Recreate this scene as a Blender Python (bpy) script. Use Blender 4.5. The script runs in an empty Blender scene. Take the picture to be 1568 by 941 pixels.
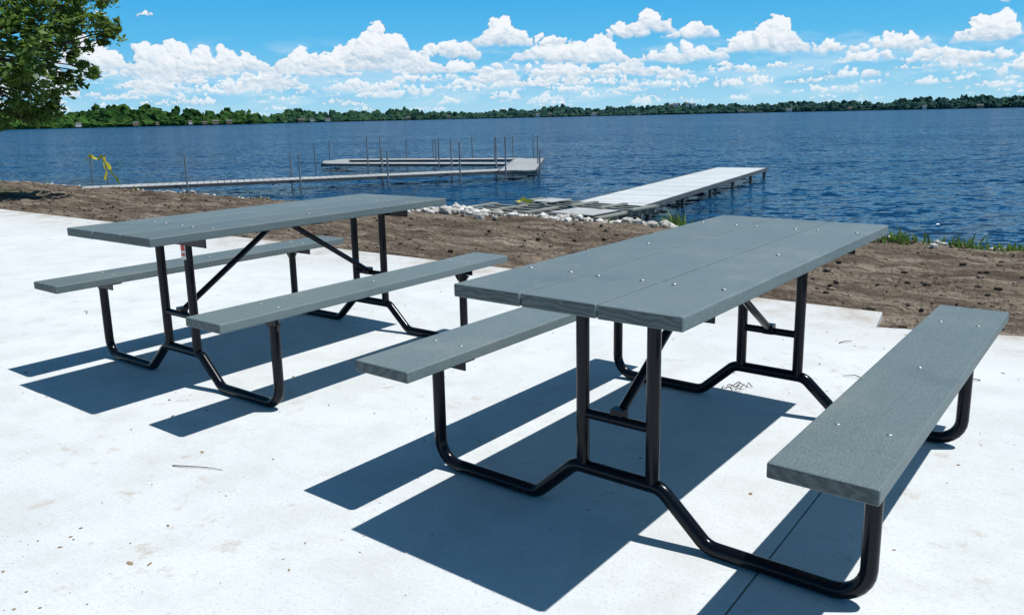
import bpy, math, random
import numpy as np
from mathutils import Vector, Matrix, noise
random.seed(7); rng=np.random.default_rng(7)
scene=bpy.context.scene
col=bpy.context.collection

# ------------------------------------------------------------ materials
class NT:
    def __init__(s,tree): s.t=tree; s.n=tree.nodes; s.l=tree.links
    def node(s,typ,**kw):
        n=s.n.new(typ)
        for k,v in kw.items(): setattr(n,k,v)
        return n
    def set(s,sock,v):
        if isinstance(v,bpy.types.NodeSocket): s.l.new(v,sock)
        else: sock.default_value=v
    def math(s,op,a,b=None,c=None,clamp=False):
        n=s.node('ShaderNodeMath',operation=op,use_clamp=clamp)
        s.set(n.inputs[0],a)
        if b is not None: s.set(n.inputs[1],b)
        if c is not None: s.set(n.inputs[2],c)
        return n.outputs[0]
    def vmath(s,op,a,b=None,scale=None):
        n=s.node('ShaderNodeVectorMath',operation=op); s.set(n.inputs[0],a)
        if b is not None: s.set(n.inputs[1],b)
        if scale is not None: s.set(n.inputs[3],scale)
        return n.outputs[0]
    def noise(s,vec,scale,detail=4,rough=.55,dist=0,out=0):
        n=s.node('ShaderNodeTexNoise')
        s.set(n.inputs['Vector'],vec); n.inputs['Scale'].default_value=scale
        n.inputs['Detail'].default_value=detail; n.inputs['Roughness'].default_value=rough; n.inputs['Distortion'].default_value=dist
        return n.outputs[out]
    def mapping(s,vec,scale=(1,1,1),rot=(0,0,0),loc=(0,0,0)):
        n=s.node('ShaderNodeMapping'); s.set(n.inputs['Vector'],vec)
        n.inputs['Scale'].default_value=scale; n.inputs['Rotation'].default_value=rot; n.inputs['Location'].default_value=loc
        return n.outputs[0]
    def ramp(s,fac,stops,interp='LINEAR'):
        n=s.node('ShaderNodeValToRGB'); s.set(n.inputs[0],fac); r=n.color_ramp; r.interpolation=interp
        while len(r.elements)<len(stops): r.elements.new(.5)
        for e,(p,c) in zip(r.elements,stops):
            e.position=p; e.color=(c,c,c,1) if isinstance(c,(int,float)) else (*c,1)
        return n.outputs[0]
    def mix(s,f,a,b,blend='MIX'):
        n=s.node('ShaderNodeMix',data_type='RGBA',blend_type=blend)
        s.set(n.inputs[0],f)
        for sk,v in ((n.inputs[6],a),(n.inputs[7],b)):
            if isinstance(v,tuple) and len(v)==3: v=(*v,1)
            s.set(sk,v)
        return n.outputs[2]
    def sstep(s,x,lo,hi,a=0.,b=1.):
        n=s.node('ShaderNodeMapRange',interpolation_type='SMOOTHSTEP'); s.set(n.inputs[0],x)
        n.inputs[1].default_value=lo;n.inputs[2].default_value=hi;n.inputs[3].default_value=a;n.inputs[4].default_value=b
        return n.outputs[0]
    def bump(s,h,strength=1,dist=.01,normal=None):
        n=s.node('ShaderNodeBump'); s.set(n.inputs['Height'],h); n.inputs['Strength'].default_value=strength; n.inputs['Distance'].default_value=dist
        if normal is not None: s.set(n.inputs['Normal'],normal)
        return n.outputs[0]

def newmat(name):
    m=bpy.data.materials.new(name); m.use_nodes=True
    t=NT(m.node_tree); b=m.node_tree.nodes['Principled BSDF']
    tc=t.node('ShaderNodeTexCoord')
    return m,t,b,tc.outputs['Object']
def simple(name,color,rough=.5,metal=0,spec=.5,var=.12,scale=12,bump=0.0):
    m,t,b,o=newmat(name)
    f=t.noise(o,scale,3)
    c=t.mix(f,tuple(x*(1-var*2) for x in color),tuple(min(1,x*(1+var*2)) for x in color))
    t.set(b.inputs['Base Color'],c); b.inputs['Roughness'].default_value=rough; b.inputs['Metallic'].default_value=metal
    b.inputs['Specular IOR Level'].default_value=spec
    if bump: t.set(b.inputs['Normal'],t.bump(t.noise(o,scale*6,3),1,bump))
    return m

def lumber():
    m,t,b,o=newmat('grey_plastic_lumber')
    g=t.noise(t.mapping(o,(40,1.5,40)),1.0,3,.6)
    sp=t.noise(o,420,1,.7)
    cl=t.noise(o,3.2,5,.68)
    oi=t.node('ShaderNodeObjectInfo')
    tone=t.math('MULTIPLY_ADD',oi.outputs['Random'],.20,.80)
    c=t.mix(g,(.080,.114,.120),(.114,.152,.158))
    c=t.mix(t.ramp(sp,[(.38,0),(.72,1)]),c,(.23,.29,.295))
    c2=t.mix(t.ramp(cl,[(.50,0),(.74,.45)]),c,(.26,.27,.255))
    c2=t.mix(t.ramp(cl,[(.28,.35),(.42,0)]),c2,(.065,.095,.10))
    geo=t.node('ShaderNodeTexCoord')
    sep=t.node('ShaderNodeSeparateXYZ'); t.set(sep.inputs[0],geo.outputs['Normal'])
    endm=t.math('GREATER_THAN',t.math('ABSOLUTE',sep.outputs[1]),.8)
    w=t.node('ShaderNodeTexWave',wave_type='RINGS',rings_direction='Y'); t.set(w.inputs['Vector'],t.mapping(o,(.8,1,2.6),(0,0,0),(.1,0,-1.0)))
    w.inputs['Scale'].default_value=9; w.inputs['Distortion'].default_value=7; w.inputs['Detail'].default_value=3; w.inputs['Detail Scale'].default_value=2.5
    ec=t.mix(t.math('MULTIPLY',w.outputs[1],.8),(.048,.064,.068),(.105,.13,.132))
    fin=t.vmath('SCALE',t.mix(endm,c2,ec),None,tone)
    t.set(b.inputs['Base Color'],fin)
    t.set(b.inputs['Roughness'],t.math('MULTIPLY_ADD',cl,.25,.38))
    b.inputs['Specular IOR Level'].default_value=.42
    h=t.math('ADD',t.math('MULTIPLY',sp,.6),t.math('MULTIPLY',g,.6))
    t.set(b.inputs['Normal'],t.bump(h,.8,.0022))
    return m
M_lum=lumber()
def blackpaint():
    m,t,b,o=newmat('black_powder_coat')
    f=t.noise(o,9,4,.6)
    sep=t.node('ShaderNodeSeparateXYZ'); t.set(sep.inputs[0],o)
    dust=t.math('MULTIPLY',t.sstep(sep.outputs[2],.07,.0),t.ramp(f,[(.52,0),(.85,.3)]))
    c=t.mix(dust,(.0035,.005,.009),(.10,.10,.09))
    t.set(b.inputs['Base Color'],c); t.set(b.inputs['Roughness'],t.math('MULTIPLY_ADD',f,.16,.12))
    b.inputs['Specular IOR Level'].default_value=.22
    return m
M_blk=blackpaint()
M_bolt=simple('galvanised_bolt',(.36,.38,.39),.45,.7)
M_lab=simple('label_white',(.72,.70,.68),.5)
M_red=simple('label_red',(.55,.05,.04),.5)
M_alu=simple('dock_decking',(.40,.41,.40),.6,0,.3,.2,3)
M_aluw=simple('dock_decking_white',(.60,.62,.61),.5,0,.4,.1,2)
M_frame=simple('dock_frame_metal',(.10,.10,.10),.5,.3,.5,.2,4)
M_post=simple('dock_post_steel',(.24,.26,.28),.4,.5,.5,.2,4)
M_wood=simple('weathered_timber',(.27,.28,.25),.8,0,.3,.3,3)
M_tape=simple('yellow_tape',(.75,.62,.03),.4)
M_bark=simple('bark',(.065,.05,.04),.9,0,.2,.4,7,.01)
M_twig=simple('twig',(.09,.06,.04),.9,0,.2,.3,30)
M_deb=simple('debris',(.26,.19,.12),.9,0,.2,.4,30)

def concrete():
    m,t,b,o=newmat('concrete')
    big=t.noise(o,.6,4,.65); mid=t.noise(o,3.5,5,.7); fine=t.noise(o,90,2,.7)
    rot=t.mapping(o,(1,1,1),(0,0,.6435))
    sep=t.node('ShaderNodeSeparateXYZ'); t.set(sep.inputs[0],rot)
    br=t.noise(t.mapping(rot,(2.2,95,1)),1,3,.7)
    c=t.mix(t.ramp(big,[(.3,0),(.7,1)]),(.585,.615,.618),(.685,.712,.71))
    c=t.mix(t.ramp(mid,[(.36,.65),(.56,0)]),c,(.535,.55,.535))
    c=t.mix(t.math('MULTIPLY',t.ramp(br,[(.35,.28),(.6,0)]),t.ramp(big,[(.35,1),(.6,.35)])),c,(.48,.50,.50))
    c=t.mix(t.ramp(fine,[(.32,.45),(.46,0)]),c,(.42,.42,.40))
    s1=t.noise(o,8,5,.7); s2=t.noise(o,1.1,2,.5)
    st=t.math('MULTIPLY',t.ramp(s1,[(.58,0),(.72,.8)]),t.ramp(s2,[(.44,0),(.60,1)]))
    c=t.mix(st,c,(.40,.33,.25))
    # soil tracked on to the edge of the slab
    ed=t.math('MULTIPLY',t.sstep(sep.outputs[1],4.1,5.2),t.ramp(mid,[(.40,0),(.62,1)]))
    c=t.mix(t.math('MULTIPLY',ed,.7),c,(.34,.27,.20))
    t.set(b.inputs['Base Color'],c); b.inputs['Roughness'].default_value=.85; b.inputs['Specular IOR Level'].default_value=.25
    t.set(b.inputs['Normal'],t.bump(t.math('ADD',t.math('MULTIPLY',fine,.5),br),.5,.003))
    return m
M_con=concrete()
def dirt():
    m,t,b,o=newmat('dirt')
    rot=t.mapping(o,(1,1,1),(0,0,.6435))
    a=t.noise(o,1.1,5,.7); f=t.noise(o,22,4,.7); tr=t.noise(t.mapping(rot,(.5,6,1)),1,5,.65); tr2=t.noise(t.mapping(rot,(1.2,16,1)),1,4,.65)
    c=t.mix(t.ramp(a,[(.3,0),(.7,1)]),(.145,.110,.080),(.31,.252,.192))
    c=t.mix(t.ramp(tr,[(.40,.8),(.54,0)]),c,(.085,.064,.047))
    c=t.mix(t.ramp(tr2,[(.40,.65),(.50,0)]),c,(.08,.06,.046))
    c=t.mix(t.ramp(tr,[(.54,0),(.70,.65)]),c,(.40,.34,.27))
    c=t.mix(t.ramp(f,[(.36,.75),(.5,0)]),c,(.07,.052,.038))
    sep=t.node('ShaderNodeSeparateXYZ'); t.set(sep.inputs[0],rot)
    g=t.math('MULTIPLY',t.sstep(sep.outputs[0],-16,-19),t.sstep(sep.outputs[1],8,6.5))
    gr=t.mix(f,(.04,.075,.015),(.10,.15,.04))
    c=t.mix(g,c,gr)
    wet=t.sstep(sep.outputs[1],9.35,9.9)
    c=t.mix(wet,c,(.06,.05,.035))
    t.set(b.inputs['Base Color'],c); b.inputs['Roughness'].default_value=.95; b.inputs['Specular IOR Level'].default_value=.12
    t.set(b.inputs['Normal'],t.bump(t.math('ADD',f,tr2),1,.05))
    return m
M_dirt=dirt()
def rockmat():
    m,t,b,o=newmat('limestone')
    r=t.node('ShaderNodeAttribute',attribute_name='rnd').outputs['Fac']
    c=t.mix(r,(.36,.34,.29),(.74,.73,.68)); c=t.mix(t.ramp(t.noise(o,14,3),[(.35,.5),(.55,0)]),c,(.22,.19,.16))
    t.set(b.inputs['Base Color'],c); b.inputs['Roughness'].default_value=.9
    return m
M_rock=rockmat()
def leafmat(name,dark,light,trans=.35,tcol=(.26,.38,.05)):
    m,t,b,o=newmat(name)
    r=t.node('ShaderNodeAttribute',attribute_name='rnd').outputs['Fac']
    c=t.mix(r,dark,light)
    t.set(b.inputs['Base Color'],c); b.inputs['Roughness'].default_value=.5; b.inputs['Specular IOR Level'].default_value=.4
    tr=t.node('ShaderNodeBsdfTranslucent'); t.set(tr.inputs[0],t.mix(.5,c,tcol,'MIX'))
    mx=t.node('ShaderNodeMixShader'); mx.inputs[0].default_value=trans
    out=[n for n in t.n if n.type=='OUTPUT_MATERIAL'][0]
    t.l.new(b.outputs[0],mx.inputs[1]); t.l.new(tr.outputs[0],mx.inputs[2]); t.l.new(mx.outputs[0],out.inputs[0])
    return m
M_leaf=leafmat('oak_leaves',(.05,.105,.02),(.19,.30,.07),.4,(.30,.44,.06))
M_weed=leafmat('weeds',(.06,.13,.02),(.18,.28,.06),.25)
def farmat():
    m,t,b,o=newmat('distant_foliage')
    r=t.node('ShaderNodeAttribute',attribute_name='rnd').outputs['Fac']
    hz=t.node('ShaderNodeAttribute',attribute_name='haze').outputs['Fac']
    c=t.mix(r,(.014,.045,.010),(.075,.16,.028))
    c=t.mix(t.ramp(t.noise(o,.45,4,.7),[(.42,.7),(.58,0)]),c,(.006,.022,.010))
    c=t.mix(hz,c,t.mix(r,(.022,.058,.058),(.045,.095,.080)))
    t.set(b.inputs['Base Color'],c); b.inputs['Roughness'].default_value=.95; b.inputs['Specular IOR Level'].default_value=.0
    return m
M_far=farmat()
def watermat():
    m,t,b,o=newmat('lake_water')
    rot=t.mapping(o,(1,1,1),(0,0,.6435))
    sep=t.node('ShaderNodeSeparateXYZ'); t.set(sep.inputs[0],rot)
    shal=t.sstep(sep.outputs[1],14,9.6)
    patch=t.noise(o,.7,3,.6)
    big=t.noise(t.mapping(o,(.5,1.6,1)),.06,3,.6)
    c=t.mix(big,(.002,.024,.078),(.005,.048,.108))
    c=t.mix(t.math('MULTIPLY',shal,t.ramp(patch,[(.40,.1),(.65,.85)])),c,(.026,.034,.034))
    half=(.5,.5,.5)
    def layer(vec,scale,det,rough,amp):
        return t.vmath('MULTIPLY',t.vmath('SUBTRACT',t.noise(vec,scale,det,rough,.3,1),half),amp)
    l1=layer(t.mapping(o,(.8,1.5,1),(0,0,-.25)),1.2,2,.5,(1.0,1.5,0))
    l2=layer(t.mapping(o,(.85,1.5,1),(0,0,.22)),3.8,2,.6,(1.6,2.2,0))
    l3=layer(o,14,1,.5,(.6,.6,0))
    l4=layer(t.mapping(o,(.5,1.4,1),(0,0,-.1)),.33,1,.5,(.35,.6,0))
    gust=t.math('MULTIPLY_ADD',t.noise(t.mapping(o,(.5,1.3,1)),.09,3,.6),1.3,.35)
    sm=t.vmath('ADD',t.vmath('ADD',l1,l2),t.vmath('ADD',l3,l4))
    sm=t.vmath('SCALE',sm,None,gust)
    nn=t.vmath('NORMALIZE',t.vmath('ADD',sm,(0,0,1)))
    # body colour of the lake + sky reflection (wave faces hide each other at grazing angles, so the reflection is limited)
    df=t.node('ShaderNodeBsdfDiffuse'); t.set(df.inputs[0],c); t.set(df.inputs['Normal'],nn)
    gl=t.node('ShaderNodeBsdfGlossy'); gl.inputs[0].default_value=(.9,.95,1,1); gl.inputs['Roughness'].default_value=.10; t.set(gl.inputs['Normal'],nn)
    fr=t.node('ShaderNodeFresnel'); fr.inputs[0].default_value=1.333; t.set(fr.inputs['Normal'],nn)
    fac=t.math('MINIMUM',t.math('MULTIPLY',fr.outputs[0],.95),.50)
    mx=t.node('ShaderNodeMixShader'); t.set(mx.inputs[0],fac); t.l.new(df.outputs[0],mx.inputs[1]); t.l.new(gl.outputs[0],mx.inputs[2])
    out=[n for n in t.n if n.type=='OUTPUT_MATERIAL'][0]; t.l.new(mx.outputs[0],out.inputs[0]); t.n.remove(b)
    return m
M_water=watermat()

# ------------------------------------------------------------ mesh builder
class B:
    def __init__(s): s.v=[];s.f=[];s.m=[];s.sm=[]
    def add(s,vs,fs,mat=0,smooth=False):
        o=len(s.v); s.v+= [tuple(p) for p in vs]; s.f+=[tuple(i+o for i in f) for f in fs]; s.m+=[mat]*len(fs); s.sm+=[smooth]*len(fs)
    def box(s,c,h,ax=None,mat=0):
        ax=ax or (Vector((1,0,0)),Vector((0,1,0)),Vector((0,0,1))); c=Vector(c)
        vs=[c+ax[0]*h[0]*i+ax[1]*h[1]*j+ax[2]*h[2]*k for k in(-1,1) for j in(-1,1) for i in(-1,1)]
        s.add(vs,[(0,2,3,1),(4,5,7,6),(0,1,5,4),(2,6,7,3),(0,4,6,2),(1,3,7,5)],mat)
    def tube(s,pts,r,fillet=0,seg=14,mat=0,arc=7):
        pts=[Vector(p) for p in pts]; path=[]
        fl=fillet if isinstance(fillet,(list,tuple)) else [fillet]*len(pts)
        for i,p in enumerate(pts):
            if i in(0,len(pts)-1) or fl[i]==0: path.append(p); continue
            a=(pts[i-1]-p).normalized(); b=(pts[i+1]-p).normalized()
            th=a.angle(b); d=fl[i]/math.tan(th/2); d=min(d,.49*(pts[i-1]-p).length,.49*(pts[i+1]-p).length) if i not in(1,len(pts)-2) else d
            R=d*math.tan(th/2); cen=p+(a+b).normalized()*(R/math.sin(th/2))
            p0=p+a*d-cen; p1=p+b*d-cen; ang=p0.angle(p1)
            for k in range(arc+1):
                t=k/arc; path.append(cen+(p0*math.sin((1-t)*ang)+p1*math.sin(t*ang))/math.sin(ang))
        rs=r if isinstance(r,(list,tuple)) else [r]*len(path)
        vs=[];fs=[];up=None
        for i,p in enumerate(path):
            d=(path[min(i+1,len(path)-1)]-path[max(i-1,0)]).normalized()
            if up is None:
                up=Vector((0,0,1)) if abs(d.z)<.9 else Vector((0,1,0))
            x=d.cross(up).normalized(); up=x.cross(d).normalized()
            for k in range(seg):
                a=2*math.pi*k/seg; vs.append(p+(x*math.cos(a)+up*math.sin(a))*rs[i])
        n=len(path)
        for i in range(n-1):
            for k in range(seg):
                k2=(k+1)%seg; fs.append((i*seg+k,i*seg+k2,(i+1)*seg+k2,(i+1)*seg+k))
        s.add(vs,fs,mat,True)
        s.add(vs[:seg],[tuple(range(seg))[::-1]],mat); s.add(vs[-seg:],[tuple(range(seg))],mat)
    def obj(s,name,mats,parent=None,bevel=0):
        me=bpy.data.meshes.new(name); me.from_pydata(s.v,[],s.f)
        for m in mats: me.materials.append(m)
        me.polygons.foreach_set('material_index',s.m); me.polygons.foreach_set('use_smooth',s.sm)
        me.validate(); me.update()
        ob=bpy.data.objects.new(name,me); col.objects.link(ob)
        if parent: ob.parent=parent
        if bevel:
            md=ob.modifiers.new('bevel','BEVEL'); md.width=bevel; md.segments=3; md.limit_method='ANGLE'
        return ob
def fastmesh(name,V,F,mat,rnd=None,smooth=False,extra=None):
    me=bpy.data.meshes.new(name); V=np.asarray(V,np.float32);F=np.asarray(F,np.int32);k=F.shape[1]
    me.vertices.add(len(V)); me.vertices.foreach_set('co',V.ravel())
    me.loops.add(F.size); me.loops.foreach_set('vertex_index',F.ravel())
    me.polygons.add(len(F)); me.polygons.foreach_set('loop_start',np.arange(len(F),dtype=np.int32)*k)
    me.polygons.foreach_set('use_smooth',np.full(len(F),bool(smooth)))
    me.update(calc_edges=True)
    at=dict(extra or {})
    if rnd is not None: at['rnd']=rnd
    for nm in at:
        a=me.attributes.new(nm,'FLOAT','POINT'); a.data.foreach_set('value',np.asarray(at[nm],np.float32))
    me.materials.append(mat)
    ob=bpy.data.objects.new(name,me); col.objects.link(ob); return ob

# site frame: u runs along the shore, n towards the lake
def site(u,n,z=0): return (.8*u+.6*n,-.6*u+.8*n,z)

# ------------------------------------------------------------ terrain
def axis(parts):
    out=[]
    for a,b,k in parts: out+=list(np.linspace(a,b,k,endpoint=False))
    out.append(parts[-1][1]); return np.array(out)
us=axis([(-900,-60,12),(-60,-30,20),(-30,-12,150),(-12,9,300),(9,60,25),(60,900,10)])
ns=axis([(-900,-20,10),(-20,4.6,14),(4.6,10.4,120),(10.4,16,14),(16,60,8)])
def edge_n(u): return 5.22 if u<-1.04 else 4.86 if u<-.95 else min(5.1,4.83+(u+1.01)*.3)
def ground_z(u,n):
    base=-.035
    if n>5: base=-.035-.02*(n-5)-.012*max(0,n-7)**2
    if n>9.2: base-= (n-9.2)*.22
    if n>12: base-=(n-12)*.25
    base=max(base,-4)
    k=min(1,max(0,(n-edge_n(u)-.02)/.25)) if -15<u<14 else (1 if n>3 else 0)
    if k>0 and n<12:
        z=.05*noise.noise(Vector((u*.5,n*.9,3)))+.05*noise.noise(Vector((u*.7,n*5,1)))+.028*noise.noise(Vector((u*1.5,n*13,5)))+.04*noise.fractal(Vector((u*3,n*4,2)),.8,2.2,4)
        base+=k*z+k*.02*math.exp(-((n-edge_n(u)-.45)/.3)**2)
    return base
V=[];
for n in ns:
    for u in us: V.append(site(u,n,ground_z(u,n)))
nu=len(us);i,j=np.meshgrid(np.arange(nu-1),np.arange(len(ns)-1)); a=(j*nu+i).ravel()
fastmesh('ground',V,np.stack([a,a+1,a+nu+1,a+nu],1),M_dirt,smooth=True)

# slab
b=B()
def prism(poly,z0,z1,mat=0):
    k=len(poly); vs=[site(u,n,z0) for u,n in poly]+[site(u,n,z1) for u,n in poly]
    fs=[tuple(range(k))[::-1],tuple(range(k,2*k))]+[(i,(i+1)%k,k+(i+1)%k,k+i) for i in range(k)]
    b.add(vs,fs,mat)
prism([(-15,-14),(-.667,-14),(-.667,4.93),(-1.01,4.83),(-1.06,5.22),(-15,5.22)],-.12,0)
prism([(-.662,-14),(14,-14),(14,5.1),(-.3,5.04),(-.662,4.932)],-.12,0)
b.obj('concrete_slab',[M_con],bevel=.004)

# ------------------------------------------------------------ water
WZ=-.40
V=[site(-5000,8.6,WZ),site(5000,8.6,WZ),site(5000,5000,WZ),site(-5000,5000,WZ)]
fastmesh('lake_water',V,[[0,1,2,3]],M_water)

# ------------------------------------------------------------ tables
L,W,SO,SW,SH,H=1.8351,.7132,.6814,.2378,.458,.76
d,S_,b_,c_,zr,p_,zc=.3046,.722,.2965,.1481,.1584,.1192,.3331
R=.0215
def q_b(q,c):
    cx,cy,cz=c; vs=[];fs=[];K=10
    for ri,(rr,zz) in enumerate(((.0075,0.0002),(.007,.0014),(.004,.0028))):
        for k in range(K): a=2*math.pi*k/K; vs.append((cx+rr*math.cos(a),cy+rr*math.sin(a),cz+zz))
    vs.append((cx,cy,cz+.0032))
    for ri in range(2):
        for k in range(K): fs.append((ri*K+k,ri*K+(k+1)%K,(ri+1)*K+(k+1)%K,(ri+1)*K+k))
    for k in range(K): fs.append((2*K+k,2*K+(k+1)%K,3*K))
    q.add(vs,fs,0,True)
def table(loc,ang):
    e=bpy.data.objects.new('picnic_table',None); col.objects.link(e); e.location=(*loc,0); e.rotation_euler=(0,0,ang); e.empty_display_size=.3
    T=.038; pw=W/3
    for k in (-1,0,1):
        q=B(); q.box((k*pw+random.uniform(-.0006,.0006),random.uniform(-.004,.004),H-T/2+random.uniform(-.0008,.0008)),(pw/2-.0022,L/2,T/2)); q.obj('top_plank',[M_lum],e,.005)
    for sx in (-1,1):
        q=B(); q.box((sx*SO,0,SH-T/2),(SW/2,L/2,T/2)); q.obj('seat_plank',[M_lum],e,.005)
    q=B()
    for y in (-L/2+d,0,L/2-d):
        if y!=0:
            for k in (-1,0,1):
                for dx in (-.075,.075): q_b(q,(k*pw+dx+random.uniform(-.008,.008),y+.012+random.uniform(-.008,.008),H+.0006))
        for sx in (-1,1):
            if y!=0:
                for dx in (-.06,.06): q_b(q,(sx*SO+dx,y+.012,SH))
            else: q_b(q,(sx*SO,y,SH))
    for k in (-1,1): q_b(q,(k*pw,0,H+.0006))
    q.obj('carriage_bolts',[M_bolt],e)
    for sy in (-1,1):
        y=sy*(L/2-d); q=B(); zs=SH-T-.012
        q.tube([(-S_,y,zs),(-S_,y,R),(-b_,y,R),(-c_,y,zr),(c_,y,zr),(b_,y,R),(S_,y,R),(S_,y,zs)],R,[0,.085,.07,.06,.06,.07,.085,0],18)
        q.obj('leg_frame',[M_blk],e)
        q=B()
        for sx in (-1,1):
            q.tube([(sx*p_,y,zr+.005),(sx*p_,y,H-T-.03)],.0205,0,16)
            q.box((sx*(SO-.01),y,SH-T-.003),(SW/2-.02,.026,.003))
            q.box((sx*(SO-.01),y+.024*sy,SH-T-.018),(SW/2-.02,.003,.0145))
            xx=sx*S_; q.add([(xx-.055,y-.006,SH-T-.03),(xx+.045,y-.006,SH-T-.03),(xx+.02,y-.006,SH-T-.065),(xx-.03,y-.006,SH-T-.065),
                            (xx-.055,y+.006,SH-T-.03),(xx+.045,y+.006,SH-T-.03),(xx+.02,y+.006,SH-T-.065),(xx-.03,y+.006,SH-T-.065)],
                            [(0,1,2,3),(7,6,5,4),(0,4,5,1),(1,5,6,2),(2,6,7,3),(3,7,4,0)])
        q.tube([(-p_,y,zc),(p_,y,zc)],.015,0,12)
        q.box((0,y,H-T-.004),(W/2-.05,.024,.003)); q.box((0,y+.022*sy,H-T-.025),(W/2-.05,.003,.0205))
        q.tube([(0,y,zc+.004),(0,sy*.06,H-T-.035),(0,sy*.015,H-T-.02)],.0145,0,12)
        q.box((0,y-.012*sy,zc+.012),(.02,.018,.02))
        q.obj('posts_and_brace',[M_blk],e)
    q=B(); q.box((0,0,H-T-.007),(W/2-.06,.03,.006)); q.box((0,0,H-T-.023),(.03,.06,.012)); q.obj('centre_cleat',[M_blk],e,.002)
    return e
table((.6896,2.7402),-.6703)
t2=table((-1.1999,4.2282),-.651)
q=B(); y=-L/2+d; q.box((p_,y-.0215,.655),(.017,.0015,.045)); q.box((p_,y-.0235,.664),(.015,.0008,.014),mat=1); q.box((p_,y-.0235,.632),(.015,.0008,.006),mat=1)
q.obj('warning_label',[M_lab,M_red],t2)

# ------------------------------------------------------------ docks
DZ=-.15
def frame_axes(a,bb):
    x=(Vector((bb[0]-a[0],bb[1]-a[1],0))).normalized(); return x,Vector((-x.y,x.x,0)),Vector((0,0,1))
def deck(q,a,bb,w,z=DZ,mat=0,fm=1,slat=.15,th=.022,fh=.055,gap=.007):
    ax=frame_axes(a,bb); Ln=math.dist(a,bb); n=max(1,int(Ln/slat))
    A=Vector((*a,0))
    for i in range(n):
        c=A+ax[0]*((i+.5)*Ln/n); q.box((c.x,c.y,z-th/2+random.uniform(-.002,.002)),(Ln/n/2-gap,w/2-.02,th/2),ax,mat)
    mid=A+ax[0]*Ln/2
    for s in (-1,1):
        c=mid+ax[1]*s*(w/2-.0); q.box((c.x,c.y,z-fh/2-.004),(Ln/2,.018,fh/2+.01),ax,fm)
    for i in range(int(Ln/2.4)+2):
        c=A+ax[0]*(i*Ln/(int(Ln/2.4)+1)); q.box((c.x,c.y,z-.07),(.02,w/2,.03),ax,fm)
def post(q,x,y,top,z0=-1.3,r=.021,mat=2): q.tube([(x,y,z0),(x+random.uniform(-.02,.02),y,top)],r,0,8,mat)
q=B()
deck(q,(-9.6,18.35),(.1,21.75),1.0)
deck(q,(.25,21.2),(.75,27.2),1.0,z=DZ+.004)
deck(q,(.1,24.7),(-5.9,27.0),.9)
deck(q,(.5,27.3),(-6.1,29.3),.9)
deck(q,(-5.7,27.1),(-6.0,28.7),.9,z=DZ+.004)
for (x,y,h) in [(-7.75,19.65,.62),(-7.3,18.5,.6),(-5.45,20.5,.55),(-4.95,19.35,.55),(-3.25,21.2,.65),(-2.95,20.05,.6),(-1.5,21.9,.8),(-1.2,20.6,.75),(-.05,21.05,.85),(.85,21.3,.5),
     (-.3,22.3,.8),(.9,24.0,.8),(-.4,25.6,.75),(-2.3,26.3,.7),(-2.1,25.0,.75),(-4.2,27.0,.8),(-4.4,25.8,.85),(-6.4,27.2,.6),(-6.5,29.9,.65),(-3.6,29.2,.6),(-1.2,28.5,.7),(.9,27.5,.75),(.2,27.9,.7),(-2.6,28.9,.65)]:
    post(q,x,y,h-.12)
q.obj('boat_dock',[M_alu,M_frame,M_post])
q=B()
deck(q,(1.42,12.38),(5.9,20.5),1.25,mat=0,slat=.3,gap=.003)
ax=frame_axes((1.42,12.38),(5.9,20.5))
for t in (.5,2.3,4.1,5.9,7.6,9.1):
    for s in (-1,1):
        c=Vector((1.42,12.38,0))+ax[0]*t+ax[1]*s*.6; q.tube([(c.x,c.y,-1.2),(c.x,c.y,DZ-.02)],.035,0,8,1)
        q.box((c.x,c.y,DZ-.09),(.05,.03,.04),ax,1)
q.obj('swim_dock',[M_aluw,M_frame,M_post])
def skeleton(name,a,bb,w,z,plates=()):
    q=B(); ax=frame_axes(a,bb); Ln=math.dist(a,bb); A=Vector((*a,0))
    for s in (-1,-.33,.33,1):
        c=A+ax[0]*Ln/2+ax[1]*s*w/2; q.box((c.x,c.y,z+.002*s),(Ln/2,.025,.045),ax,0)
    n=int(Ln/.5)
    for i in range(n+1):
        c=A+ax[0]*(Ln*i/n); q.box((c.x,c.y,z+.060),(.045,w/2+.03,.012),ax,0)
    for (t0,t1) in plates:
        c=A+ax[0]*Ln*(t0+t1)/2; q.box((c.x,c.y,z+.080),(Ln*(t1-t0)/2,w/2-.05,.006),ax,1)
    for t in (.1,.9):
        for s in (-1,1):
            c=A+ax[0]*Ln*t+ax[1]*s*w*.42; q.box((c.x,c.y,z-.16),(.04,.04,.115),ax,0)
    return q.obj(name,[M_wood,M_alu])
skeleton('dock_section',(-.45,12.75),(1.45,11.15),.75,-.20,plates=((.66,.95),))
skeleton('dock_section',(.35,13.05),(1.95,11.6),.62,-.16,plates=((.1,.3),))

q=B()
for x,y,h in ((-10.45,20.5,.55),(-10.0,20.35,.52)): q.tube([(x,y,-.6),(x,y,h)],.02,0,8,0)
def ribbon(q,pts,w,mat):
    vs=[];fs=[]
    for i,p in enumerate(pts):
        a=i*1.1; o=Vector((math.cos(a)*.5,.2,math.sin(a)+.3)).normalized()*w/2; p=Vector(p); vs+=[p-o,p+o]
    for i in range(len(pts)-1): fs.append((2*i,2*i+1,2*i+3,2*i+2))
    q.add(vs,fs,mat)
ribbon(q,[(-10.6,20.5,.35),(-10.48,20.48,.5),(-10.35,20.4,.46),(-10.2,20.4,.40),(-10.05,20.32,.47),(-9.98,20.3,.36),(-9.9,20.3,.2),(-9.82,20.2,.08),(-9.72,20.1,.02),(-9.6,20.0,-.08),(-9.5,19.9,-.2)],.11,1)
ribbon(q,[(-10.0,20.3,.45),(-10.02,20.28,.25),(-9.95,20.25,.1),(-10.0,20.2,-.1)],.09,1)
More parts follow.
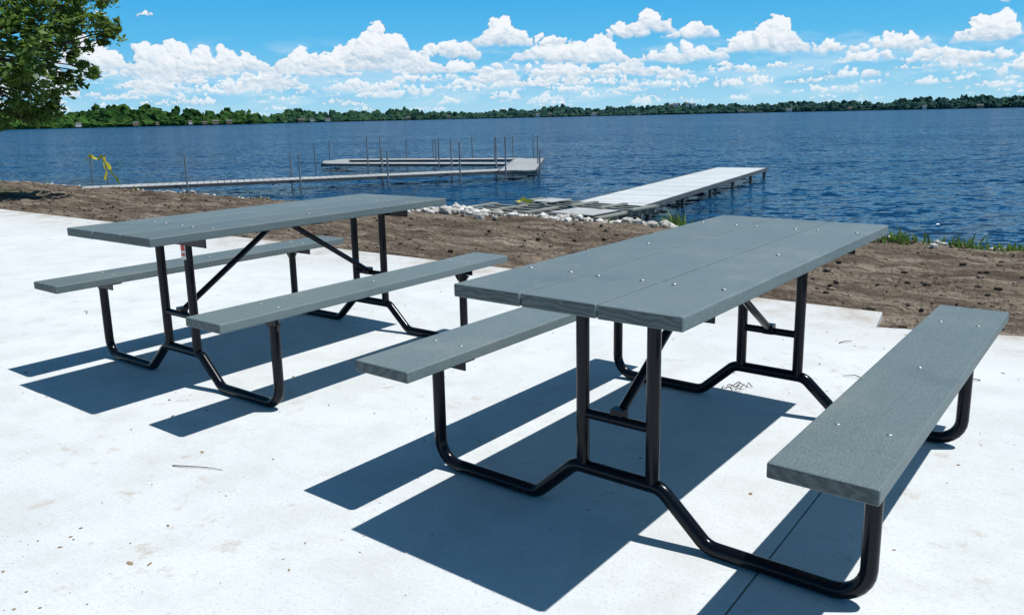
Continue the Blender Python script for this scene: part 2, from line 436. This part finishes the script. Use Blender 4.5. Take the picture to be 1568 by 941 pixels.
q.obj('caution_tape',[M_post,M_tape])
q=B(); ribbon(q,[(.15,12.5,-.06),(.22,12.47,-.02),(.3,12.43,-.06),(.37,12.4,-.03)],.07,0); q.obj('tape_scrap',[M_tape])

# ------------------------------------------------------------ rocks, clods, weeds
def ico(sub):
    import bmesh
    bm=bmesh.new(); bmesh.ops.create_icosphere(bm,subdivisions=sub,radius=1); v=np.array([x.co[:] for x in bm.verts]); f=np.array([[y.index for y in x.verts] for x in bm.faces]); bm.free(); return v,f
IV,IF=ico(2); I1V,I1F=ico(1)
def scatter(name,items,mat,base=(IV,IF),rough=.25,smooth=False,freq=1.3,extra=None):
    Vb,Fb=base; VV=[];FF=[];RR=[];XX=[]
    for k,(x,y,z,sx,sy,sz) in enumerate(items):
        off=rng.uniform(0,50,3); ph=rng.uniform(0,6.28)
        v=Vb.copy()
        w=np.zeros(len(v))
        for q_ in range(3):
            dirv=rng.normal(size=3)*freq*(1+q_*.9); w+=np.sin(v@dirv*1.7+off[q_])/(1+q_*.6)
        v=v*(1+rough*w[:,None]*.5)
        c,s=math.cos(ph),math.sin(ph)
        v=v*np.array([sx,sy,sz]); v=np.stack([v[:,0]*c-v[:,1]*s,v[:,0]*s+v[:,1]*c,v[:,2]],1)+np.array([x,y,z])
        FF.append(Fb+k*len(Vb)); VV.append(v); RR.append(np.full(len(Vb),rng.random()))
        if extra is not None: XX.append(np.full(len(Vb),extra[k]))
    return fastmesh(name,np.concatenate(VV),np.concatenate(FF),mat,np.concatenate(RR),smooth,{'haze':np.concatenate(XX)} if extra is not None else None)
items=[]
for k in range(6400):
    u=rng.uniform(-24,8)
    core=-10.2<u<-4.4
    if rng.random()>(.85 if core else .2): continue
    n=9.45+.10*math.sin(u*.9)+rng.normal()*(.24 if core else .12)
    sz=(.022+.055*rng.random()**1.5)*(1.12 if core else .55)
    x,y,_=site(u,n); items.append((x,y,ground_z(u,n)+sz*.4,sz*rng.uniform(.8,1.4),sz*rng.uniform(.7,1.1),sz*rng.uniform(.55,.95)))
scatter('shoreline_rocks',items,M_rock,(I1V,I1F))
items=[]
for k in range(5200):
    u=rng.uniform(-20,8); n=rng.uniform(4.95,9.4)
    if n<edge_n(u)+.05: continue
    sz=.006+.024*rng.random()**3
    x,y,_=site(u,n); items.append((x,y,ground_z(u,n)+sz*.3,sz*rng.uniform(.8,1.5),sz,sz*.7))
scatter('dirt_clods',items,M_dirt,(I1V,I1F))
def blades(name,clusters,mat):
    V=[];F=[];Rr=[]
    for (x,y,z,cnt,rad,h) in clusters:
        for _ in range(cnt):
            a=rng.uniform(0,6.28); r=rad*abs(rng.normal())*.6; px,py=x+r*math.cos(a),y+r*math.sin(a)
            hh=h*rng.uniform(.4,1.1); dx,dy=rng.normal(size=2)*hh*.4; w=rng.uniform(.006,.016); wa=rng.uniform(0,6.28); wx,wy=w*math.cos(wa),w*math.sin(wa)
            o=len(V); V+=[(px-wx,py-wy,z),(px+wx,py+wy,z),(px+dx*.4+wx,py+dy*.4+wy,z+hh*.6),(px+dx*.4-wx,py+dy*.4-wy,z+hh*.6),(px+dx,py+dy,z+hh),(px+dx+.002,py+dy,z+hh)]
            F+=[(o,o+1,o+2,o+3),(o+3,o+2,o+5,o+4)]; Rr+=[rng.random()]*6
    return fastmesh(name,V,F,mat,Rr)
cl=[(2.15,10.55,-.33,110,.22,.28),(2.0,10.75,-.35,50,.25,.16)]
for k in range(190):
    u=rng.uniform(-2.9,7); n=9.3+rng.normal()*.17; x,y,_=site(u,n); cl.append((x,y,ground_z(u,n)-.01,int(rng.integers(5,18)),.16,rng.uniform(.05,.17)))
for k in range(40):
    u=rng.uniform(-28,-3); n=9.2+rng.normal()*.2; x,y,_=site(u,n); cl.append((x,y,ground_z(u,n)-.01,int(rng.integers(2,8)),.1,rng.uniform(.05,.12)))
blades('shoreline_weeds',cl,M_weed)

def twig(pts,r=.003):
    q=B(); n=len(pts); q.tube([(x,y,z) for x,y,z in pts],[r*(1-.6*i/(n-1)) for i in range(n)],0,6); return q
tw=twig([(-1.24,2.75,.003),(-1.19,2.735,.006),(-1.13,2.73,.004),(-1.08,2.715,.005),(-1.04,2.70,.003)],.002); tw.obj('twig',[M_twig])
q=B()
for k in range(9):
    x,y=.99+rng.normal()*.05,3.48+rng.normal()*.03; a=rng.uniform(0,6.28); l=rng.uniform(.025,.05)
    q.tube([(x,y,.005),(x+l*.5*math.cos(a),y+l*.5*math.sin(a),.012+rng.random()*.012),(x+l*math.cos(a+.3),y+l*math.sin(a+.3),.006)],.0022,0,5)
q.obj('twig',[M_twig])
for (x,y) in ((2.13,3.5),(1.75,4.15),(1.62,3.55),(-2.8,5.2),(-3.6,4.9)):
    a=rng.uniform(0,3); q=twig([(x,y,.004),(x+.04*math.cos(a),y+.04*math.sin(a),.012),(x+.09*math.cos(a+.3),y+.09*math.sin(a+.3),.004)],.0028); q.obj('twig',[M_twig])
items=[]
for cx,cy,sx,cnt in ((-1.6,2.0,.3,45),(-1.1,1.9,.25,18),(-.9,2.35,.3,16),(-2.3,3.9,.8,45),(1.6,3.3,.6,45),(-.6,3.2,.9,40),(2.0,4.0,.3,50),(0,2.5,2.0,90),(-3,4,2.5,120)):
    for k in range(cnt):
        x,y=cx+rng.normal()*sx,cy+rng.normal()*sx*.7
        if .6*x+.8*y>4.8: continue
        s=.0015+.006*rng.random()**3; items.append((x,y,.001,s*rng.uniform(.8,2.4),s,s*.25))
scatter('leaf_litter',items,M_deb,(I1V,I1F))

# ------------------------------------------------------------ far shore
prof=[(-200,30),(0,27),(100,25),(200,25),(300,24),(395,20),(420,12),(440,9),(460,15),(560,16),(640,12),(700,9),(760,12),(820,8),(850,14),(930,13),(1000,12),(1050,13),(1100,14),(1150,11),(1250,12),(1350,13),(1450,13),(1568,18),(1800,22)]
bear=lambda u: math.atan((u-780)/1212.)
PB=np.array([bear(u) for u,_ in prof]); PH=np.array([h/1236. for _,h in prof])
def dist_at(bq): return float(np.interp(bq,[-.6,-.3,-.25,0,.3,.6],[700,820,1150,1500,1800,1500]))
items=[];haze=[]
bq=-.72
while bq<.72:
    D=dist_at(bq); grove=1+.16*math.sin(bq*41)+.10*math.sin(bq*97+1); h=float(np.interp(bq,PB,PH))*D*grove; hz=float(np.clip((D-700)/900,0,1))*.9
    for lay in range(4):
        DD=D*(1+.015*lay); th=h*(.40+.2*lay)*rng.uniform(.72,1.16); w=rng.uniform(2.4,5.6)*(D/800)**.6
        bb=bq+rng.normal()*.002
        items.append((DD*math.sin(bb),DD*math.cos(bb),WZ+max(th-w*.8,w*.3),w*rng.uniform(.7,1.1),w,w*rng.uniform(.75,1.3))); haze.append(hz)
        if lay%2==0:
            items.append((DD*math.sin(bb+.002),DD*math.cos(bb+.002),WZ+th*.35,w*1.5,w,th*.42)); haze.append(hz)
    bq+=rng.uniform(2.4,5.0)/D
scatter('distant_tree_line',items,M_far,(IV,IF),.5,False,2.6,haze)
M_hill=simple('wooded_hill',(.025,.055,.042),.95,0,.0,.3,.02)
V=[];F=[]
bs=np.linspace(-.8,.8,300)
for k,bq in enumerate(bs):
    D=dist_at(bq)*1.01; h=float(np.interp(bq,PB,PH))*D*.62
    for dd,z in ((D,WZ-.3),(D*1.015,WZ+h*.6),(D*1.05,WZ+h),(D*1.4,WZ+h)): V.append((dd*math.sin(bq),dd*math.cos(bq),z))
    if k:
        for r_ in range(3): o=4*(k-1)+r_; F.append((o,o+4,o+5,o+1))
fastmesh('far_shore_hills',V,F,M_hill)
q=B()
for u in [150,232,262,318,338,355,372,480,497,515,640,700,826,842,905,1018,1030,1041,1056,1120,1200,1285,1390,1480]:
    bq=bear(u+rng.uniform(-6,6)); D=dist_at(bq)*.98; w=rng.uniform(2.2,4.8)*(D/900); h=rng.uniform(1.8,2.8)*(D/900)
    zb=WZ+.9
    if 1000<u<1070: zb=WZ+D*rng.uniform(.0085,.0095)
    x=Vector((math.cos(bq),-math.sin(bq),0)); yv=Vector((math.sin(bq),math.cos(bq),0)); c=yv*D
    q.box((c.x,c.y,zb+h/2),(w/2*1.4,w/2,h/2),(x,yv,Vector((0,0,1))),int(rng.integers(0,2))*2)
    Pp=lambda a,b2,z:c+x*a*w*.75+yv*b2*w*.55+Vector((0,0,z))
    q.add([Pp(-1,-1,zb+h),Pp(1,-1,zb+h),Pp(1,1,zb+h),Pp(-1,1,zb+h),Pp(-1,0,zb+h*1.5),Pp(1,0,zb+h*1.5)],[(0,1,5,4),(2,3,4,5),(0,4,3),(1,2,5)],1)
q.obj('lakeside_houses',[simple('house_siding',(.62,.60,.57),.8,0,.2,.1,.05),simple('house_roof',(.13,.12,.11),.9,0,.2,.2,.1),simple('house_brick',(.32,.22,.16),.8,0,.2,.1,.05)])

# ------------------------------------------------------------ oak tree
RG=17.; 
def pol(tb,z,rg=RG):
    a=math.atan(tb); return Vector((rg*math.sin(a),rg*math.cos(a),z))
ppm=1212/RG*1.02
def P2(u,v,rg): return pol(-.594+u*.00074,1.218+(195.4-.0206*u-v)/ppm*rg/RG*.84,rg)
vis=[(12,18,34),(52,8,28),(95,12,24),(128,28,20),(150,38,16),(170,46,14),(180,42,8),(62,44,22),(108,48,16),(88,30,22),(152,60,9),(122,102,13),(136,112,9),(106,86,12),(86,70,16),(42,76,22),(8,55,26),(104,64,9),(130,72,8),
     (14,112,26),(44,100,18),(52,140,22),(24,160,24),(8,180,18),(64,160,13),(78,128,12),(98,118,9),(30,182,13),(66,105,9),(50,172,12),(20,140,22),(-25,60,38),(-30,130,40),(-20,170,26),(0,-25,40),(70,-22,30),(130,-8,22),(168,2,12),(30,128,16),(112,128,6)]
blobs=[]
for (u,v,r) in vis:
    rg=RG+rng.uniform(-.9,.9); blobs.append((P2(u,v,rg),r*1.05/ppm,1))
trunk=Vector((-10.9,13.9,0))
for k in range(46):
    v=Vector(rng.normal(size=3)).normalized()*rng.uniform(1.6,3.2); v.z*=.8; c=trunk+Vector((-.3,.2,5.2))+v
    if c.x>-9.0 and c.z<4.2: continue
    blobs.append((c,rng.uniform(.55,.95),0))
V=[];F=[];Rr=[]
for c,r,vz in blobs:
    cnt=int(215*(r/.3)**1.7)+35 if vz else 330
    shade=rng.uniform(0,.4)
    ctr=rng.normal(size=(8,3))*r*np.array([.6,.6,.46]); P=rng.normal(size=(cnt,3))*r*.21+ctr[rng.integers(0,8,cnt)]
    for p in P:
        a=rng.normal(size=3);a[2]*=.6;a/=np.linalg.norm(a); bb=np.cross(a,np.array([0,0,1.])+rng.normal(size=3)*.6); bb/=np.linalg.norm(bb)
        l=rng.uniform(.045,.082); w=l*.5; o=len(V); q0=np.array(c)+p
        V+=[tuple(q0-a*l),tuple(q0-bb*w+a*l*.15),tuple(q0+a*l),tuple(q0+bb*w+a*l*.15)]; F.append((o,o+1,o+2,o+3)); Rr+=[min(1,shade+rng.random()*.6)]*4
tree=bpy.data.objects.new('oak_tree',None); col.objects.link(tree); tree.location=(0,0,0)
lf=fastmesh('leaves',V,F,M_leaf,Rr); lf.parent=tree
q=B()
tp=[trunk+Vector(o) for o in ((0,0,-.3),(.03,0,.6),(-.04,.05,1.8),(.05,0,3.2),(0,.1,5),(.1,0,7.2))]
q.tube(tp,[.36,.27,.24,.2,.14,.05],0,14)
for c,r,vz in blobs:
    s=trunk+Vector((0,0,min(6.2,max(2.0,c.z+.2-.25*(c-trunk).length)+rng.uniform(0,.5)))); dv=c-s
    m1=s+dv*.35+Vector(rng.normal(size=3))*.15+Vector((0,0,.25)); m2=s+dv*.7+Vector(rng.normal(size=3))*.12+Vector((0,0,.15))
    r0=.045 if vz else .07
    q.tube([s,m1,m2,c,c+dv.normalized()*r*.6],[r0,r0*.6,r0*.35,.011,.004],0,6)
    for _ in range(4):
        e2=c+Vector(rng.normal(size=3)).normalized()*r*.9; q.tube([c-dv.normalized()*r*.4,(c+e2)/2+Vector((0,0,.03)),e2],[.011,.008,.003],0,5)
q.obj('trunk_and_limbs',[M_bark],tree)

# ------------------------------------------------------------ clouds (distant backdrop shell, far beyond the opposite shore)
rng=np.random.default_rng(21)
TB=rng.random((256,256))
def vn(x,y,s):
    xi=np.floor(x).astype(int);yi=np.floor(y).astype(int);fx=x-xi;fy=y-yi;fx=fx*fx*(3-2*fx);fy=fy*fy*(3-2*fy)
    g=lambda a,b_:TB[(a+s*37)&255,(b_+s*91)&255]
    return (g(xi,yi)*(1-fx)+g(xi+1,yi)*fx)*(1-fy)+(g(xi,yi+1)*(1-fx)+g(xi+1,yi+1)*fx)*fy
def fbm(x,y,o,s,gain=.52):
    r=0;a=1;t_=0
    for k in range(o): r=r+a*vn(x*2**k,y*2**k,s+k); t_+=a; a*=gain
    return r/t_
ST=1.2/1212.
azs=np.arange(-.76,.76,ST); els=np.arange(-.004,.20,ST)
AX,EY=np.meshgrid(azs*1212,els*1212)
wx=(fbm(AX/26,EY/20,3,1)-.5)*22+(fbm(AX/6,EY/5,3,5)-.5)*8
wy=(fbm(AX/26,EY/20,3,9)-.5)*16+(fbm(AX/6,EY/5,3,14)-.5)*7
FB=fbm(AX/9,EY/7,5,20,.62); FB2=fbm(AX/26,EY/14,4,27)
RGB=np.zeros(AX.shape+(3,)); AL=np.zeros(AX.shape)
def ss(x,a,b_): t_=np.clip((x-a)/(b_-a),0,1); return t_*t_*(3-2*t_)
big=[(200,40,16,12),(266,38,13,10),(385,6,42,16),(575,10,30,12),(960,66,34,30),(990,60,34,42),(1052,66,42,30),(1035,100,74,34),(1130,88,40,36),(1168,86,44,58),(1238,86,32,28),(1465,68,40,34),(1490,66,40,46),(1535,16,44,20),(1345,84,74,32),(1560,68,26,30),
 (775,78,40,44),(700,94,48,34),(850,100,60,40),(900,102,60,48),(840,78,50,22),(602,100,40,60),(560,112,70,46),(650,112,44,34),(700,116,54,26),(500,116,80,40),(285,120,60,58),(330,118,50,44),(385,114,50,42),(180,112,66,50),(110,86,60,24),(1425,102,34,20),(1285,122,50,20),(1180,108,24,14),(1095,110,20,14),(760,127,28,16),(950,120,54,20),(1545,112,48,32),(-80,90,90,50),(1680,80,90,50),(440,142,70,24),(640,150,60,20),(1000,138,70,18),(250,142,70,24),
 (1120,135,40,18),(850,134,50,20),(1400,130,44,18),(1500,138,50,18),(140,152,50,20),(720,138,40,18),(560,140,50,20),(340,146,44,16)]
L_=[]
for (u,v,w,h) in big:
    bq=bear(u); L_.append((bq*1212,(195.4-.0206*u-v)*math.cos(bq),w*math.cos(bq)**2,h*math.cos(bq)))
for k in range(420):
    e=9+56*rng.random()**1.15; x=rng.uniform(-900,900)
    if x>250 and rng.random()<.35: continue
    w=(7+30*rng.random()**1.7)*(.45+e/60); L_.append((x,e,w,w*rng.uniform(.32,.6)))
L_.sort(key=lambda c_:c_[1])
for (cx,cy,w,h) in L_:
    i0=max(0,int((cy-14)/1212/ST+.004/ST)); i1=min(len(els),int((cy+h*1.5+14)/1212/ST+.004/ST)); j0=max(0,int(((cx-w-26)/1212+.76)/ST)); j1=min(len(azs),int(((cx+w+26)/1212+.76)/ST))
    if i1-i0<4 or j1-j0<4: continue
    ks=min(1,h/26+.1)
    sl=(slice(i0,i1),slice(j0,j1)); x=AX[sl]+wx[sl]*ks; y=EY[sl]+wy[sl]*ks; Hh=np.full(x.shape,-3.*ks)
    sd=rng.uniform(0,100); n_=int(12+w*h/38)
    for k in range(n_):
        t_=rng.uniform(-1,1); lob=.55+.45*math.sin(t_*5+sd)*math.sin(t_*11+sd*2)
        top=h*max(.15,(1-abs(t_)**2.2))*(.55+.5*lob); R_=h*rng.uniform(.14,.34)*(1-.35*abs(t_)); py=rng.uniform(R_*.2,max(top-R_,R_*.35)); px=cx+t_*w*.92
        d2=(x-px)**2+(y-cy-py)**2
        Hh=np.maximum(Hh,np.where(d2<R_*R_,np.sqrt(np.maximum(0,R_*R_-d2)),-3*ks))
    Hn=Hh+(FB[sl]-.5)*7*ks
    yb=EY[sl]-cy+(FB2[sl]-.5)*16*ks
    a_=ss(Hn,-.2*ks,3.6*ks)*ss(yb,-4*ks,5*ks)
    gy,gx=np.gradient(Hn); nz=1/np.sqrt(1+(gx*.6)**2+(gy*.6)**2); lam=(-gx*.6*.40-gy*.6*.75+.5)*nz
    rel=np.clip(yb/h,0,1.2)
    lit=np.clip(.16+.60*lam+.50*ss(rel,.0,.6)+(FB[sl]-.5)*.7,0,1)
    hz=math.exp(-cy/30)*.65+.04
    c0=np.array([.42,.57,.72]); c1=np.array([.95,.97,1.0]); c_=c0+(c1-c0)*lit[...,None]; c_=c_*(1-hz)+np.array([.70,.85,.94])*hz
    a_=a_*(1-.45*hz); A0=AL[sl]; out=a_+A0*(1-a_); RGB[sl]=(c_*a_[...,None]+RGB[sl]*(A0*(1-a_))[...,None])/np.maximum(out,1e-6)[...,None]; AL[sl]=out
veil=ss(fbm(AX/60,EY/14,5,33),.45,.75)*.30*ss(EY,10,30)*(1-ss(EY,85,120)); out=AL+veil*(1-AL)
RGB=(RGB*AL[...,None]+np.array([.80,.90,.97])*(veil*(1-AL))[...,None])/np.maximum(out,1e-6)[...,None]; AL=out
edge=ss(.76-np.abs(AX/1212),0,.06)*ss(.2-EY/1212,0,.02); AL*=edge
RR_=6500.; a_=AX/1212; e_=EY/1212
V=np.stack([RR_*np.sin(a_)*np.cos(e_),RR_*np.cos(a_)*np.cos(e_),RR_*np.sin(e_)],-1).reshape(-1,3)
nu=len(azs);i,j=np.meshgrid(np.arange(nu-1),np.arange(len(els)-1)); a=(j*nu+i).ravel()
mc=bpy.data.materials.new('cloud_layer'); mc.use_nodes=True; t=NT(mc.node_tree); t.n.clear()
at=t.node('ShaderNodeAttribute',attribute_name='cloud'); em=t.node('ShaderNodeEmission'); tr=t.node('ShaderNodeBsdfTransparent'); mx=t.node('ShaderNodeMixShader'); ou=t.node('ShaderNodeOutputMaterial')
t.l.new(at.outputs['Color'],em.inputs[0]); t.l.new(at.outputs['Alpha'],mx.inputs[0]); t.l.new(tr.outputs[0],mx.inputs[1]); t.l.new(em.outputs[0],mx.inputs[2]); t.l.new(mx.outputs[0],ou.inputs[0])
try: mc.cycles.emission_sampling='NONE'
except Exception: pass
ob=fastmesh('sky',V,np.stack([a,a+1,a+nu+1,a+nu],1),mc,smooth=True)
ca=ob.data.attributes.new('cloud','FLOAT_COLOR','POINT'); ca.data.foreach_set('color',np.concatenate([RGB,AL[...,None]],-1).astype(np.float32).ravel())

# ------------------------------------------------------------ sky light
AZ,EL=3.0825,1.1475
wld=bpy.data.worlds.new('World'); scene.world=wld; wld.use_nodes=True
t=NT(wld.node_tree); bg=t.n['Background']; STR=.060; bg.inputs[1].default_value=STR
sky=t.node('ShaderNodeTexSky'); sky.sky_type='NISHITA'; sky.sun_disc=False; sky.sun_elevation=EL; sky.sun_rotation=math.pi/2-(AZ-math.pi)
tc=t.node('ShaderNodeTexCoord'); sep=t.node('ShaderNodeSeparateXYZ'); t.set(sep.inputs[0],tc.outputs['Generated'])
el=t.math('ARCSINE',sep.outputs[2])
r=t.ramp(t.math('MULTIPLY',el,1/.3),[(0,(.42,.71,.87)),(.14,(.25,.61,.87)),(.30,(.11,.50,.85)),(.5,(.05,.41,.80)),(1,(.02,.25,.62))])
low=t.vmath('SCALE',r,None,1/STR)
hi=t.mix(1.,sky.outputs[0],(.42,.80,1.0),'MULTIPLY')
t.set(bg.inputs[0],t.mix(t.sstep(el,.2,.5),low,hi))

sun=bpy.data.lights.new('sun','SUN'); sun.energy=4.8; sun.angle=math.radians(.5); sun.color=(1,.98,.95)
so=bpy.data.objects.new('sun',sun); col.objects.link(so)
dvec=Vector((math.cos(AZ)*math.cos(EL),math.sin(AZ)*math.cos(EL),-math.sin(EL))); so.rotation_euler=dvec.to_track_quat('-Z','Y').to_euler(); so.location=(5,0,12)

# ------------------------------------------------------------ camera
cam=bpy.data.cameras.new('camera'); co=bpy.data.objects.new('camera',cam); col.objects.link(co)
th,ro=.2015,-.0206
Fv=Vector((0,math.cos(th),-math.sin(th)));R0=Vector((1,0,0));U0=Vector((0,math.sin(th),math.cos(th)))
Rv=R0*math.cos(ro)+U0*math.sin(ro); Uv=-R0*math.sin(ro)+U0*math.cos(ro)
mt=Matrix((Rv,Uv,-Fv)).transposed().to_4x4(); mt.translation=Vector((0,0,1.2178)); co.matrix_world=mt
cam.sensor_width=36; cam.lens=36*1236.5/1568; cam.shift_x=.0022; cam.shift_y=-.0246; cam.clip_start=.05; cam.clip_end=9000
scene.camera=co
scene.view_settings.view_transform='Standard'; scene.view_settings.look='None'; scene.view_settings.exposure=0
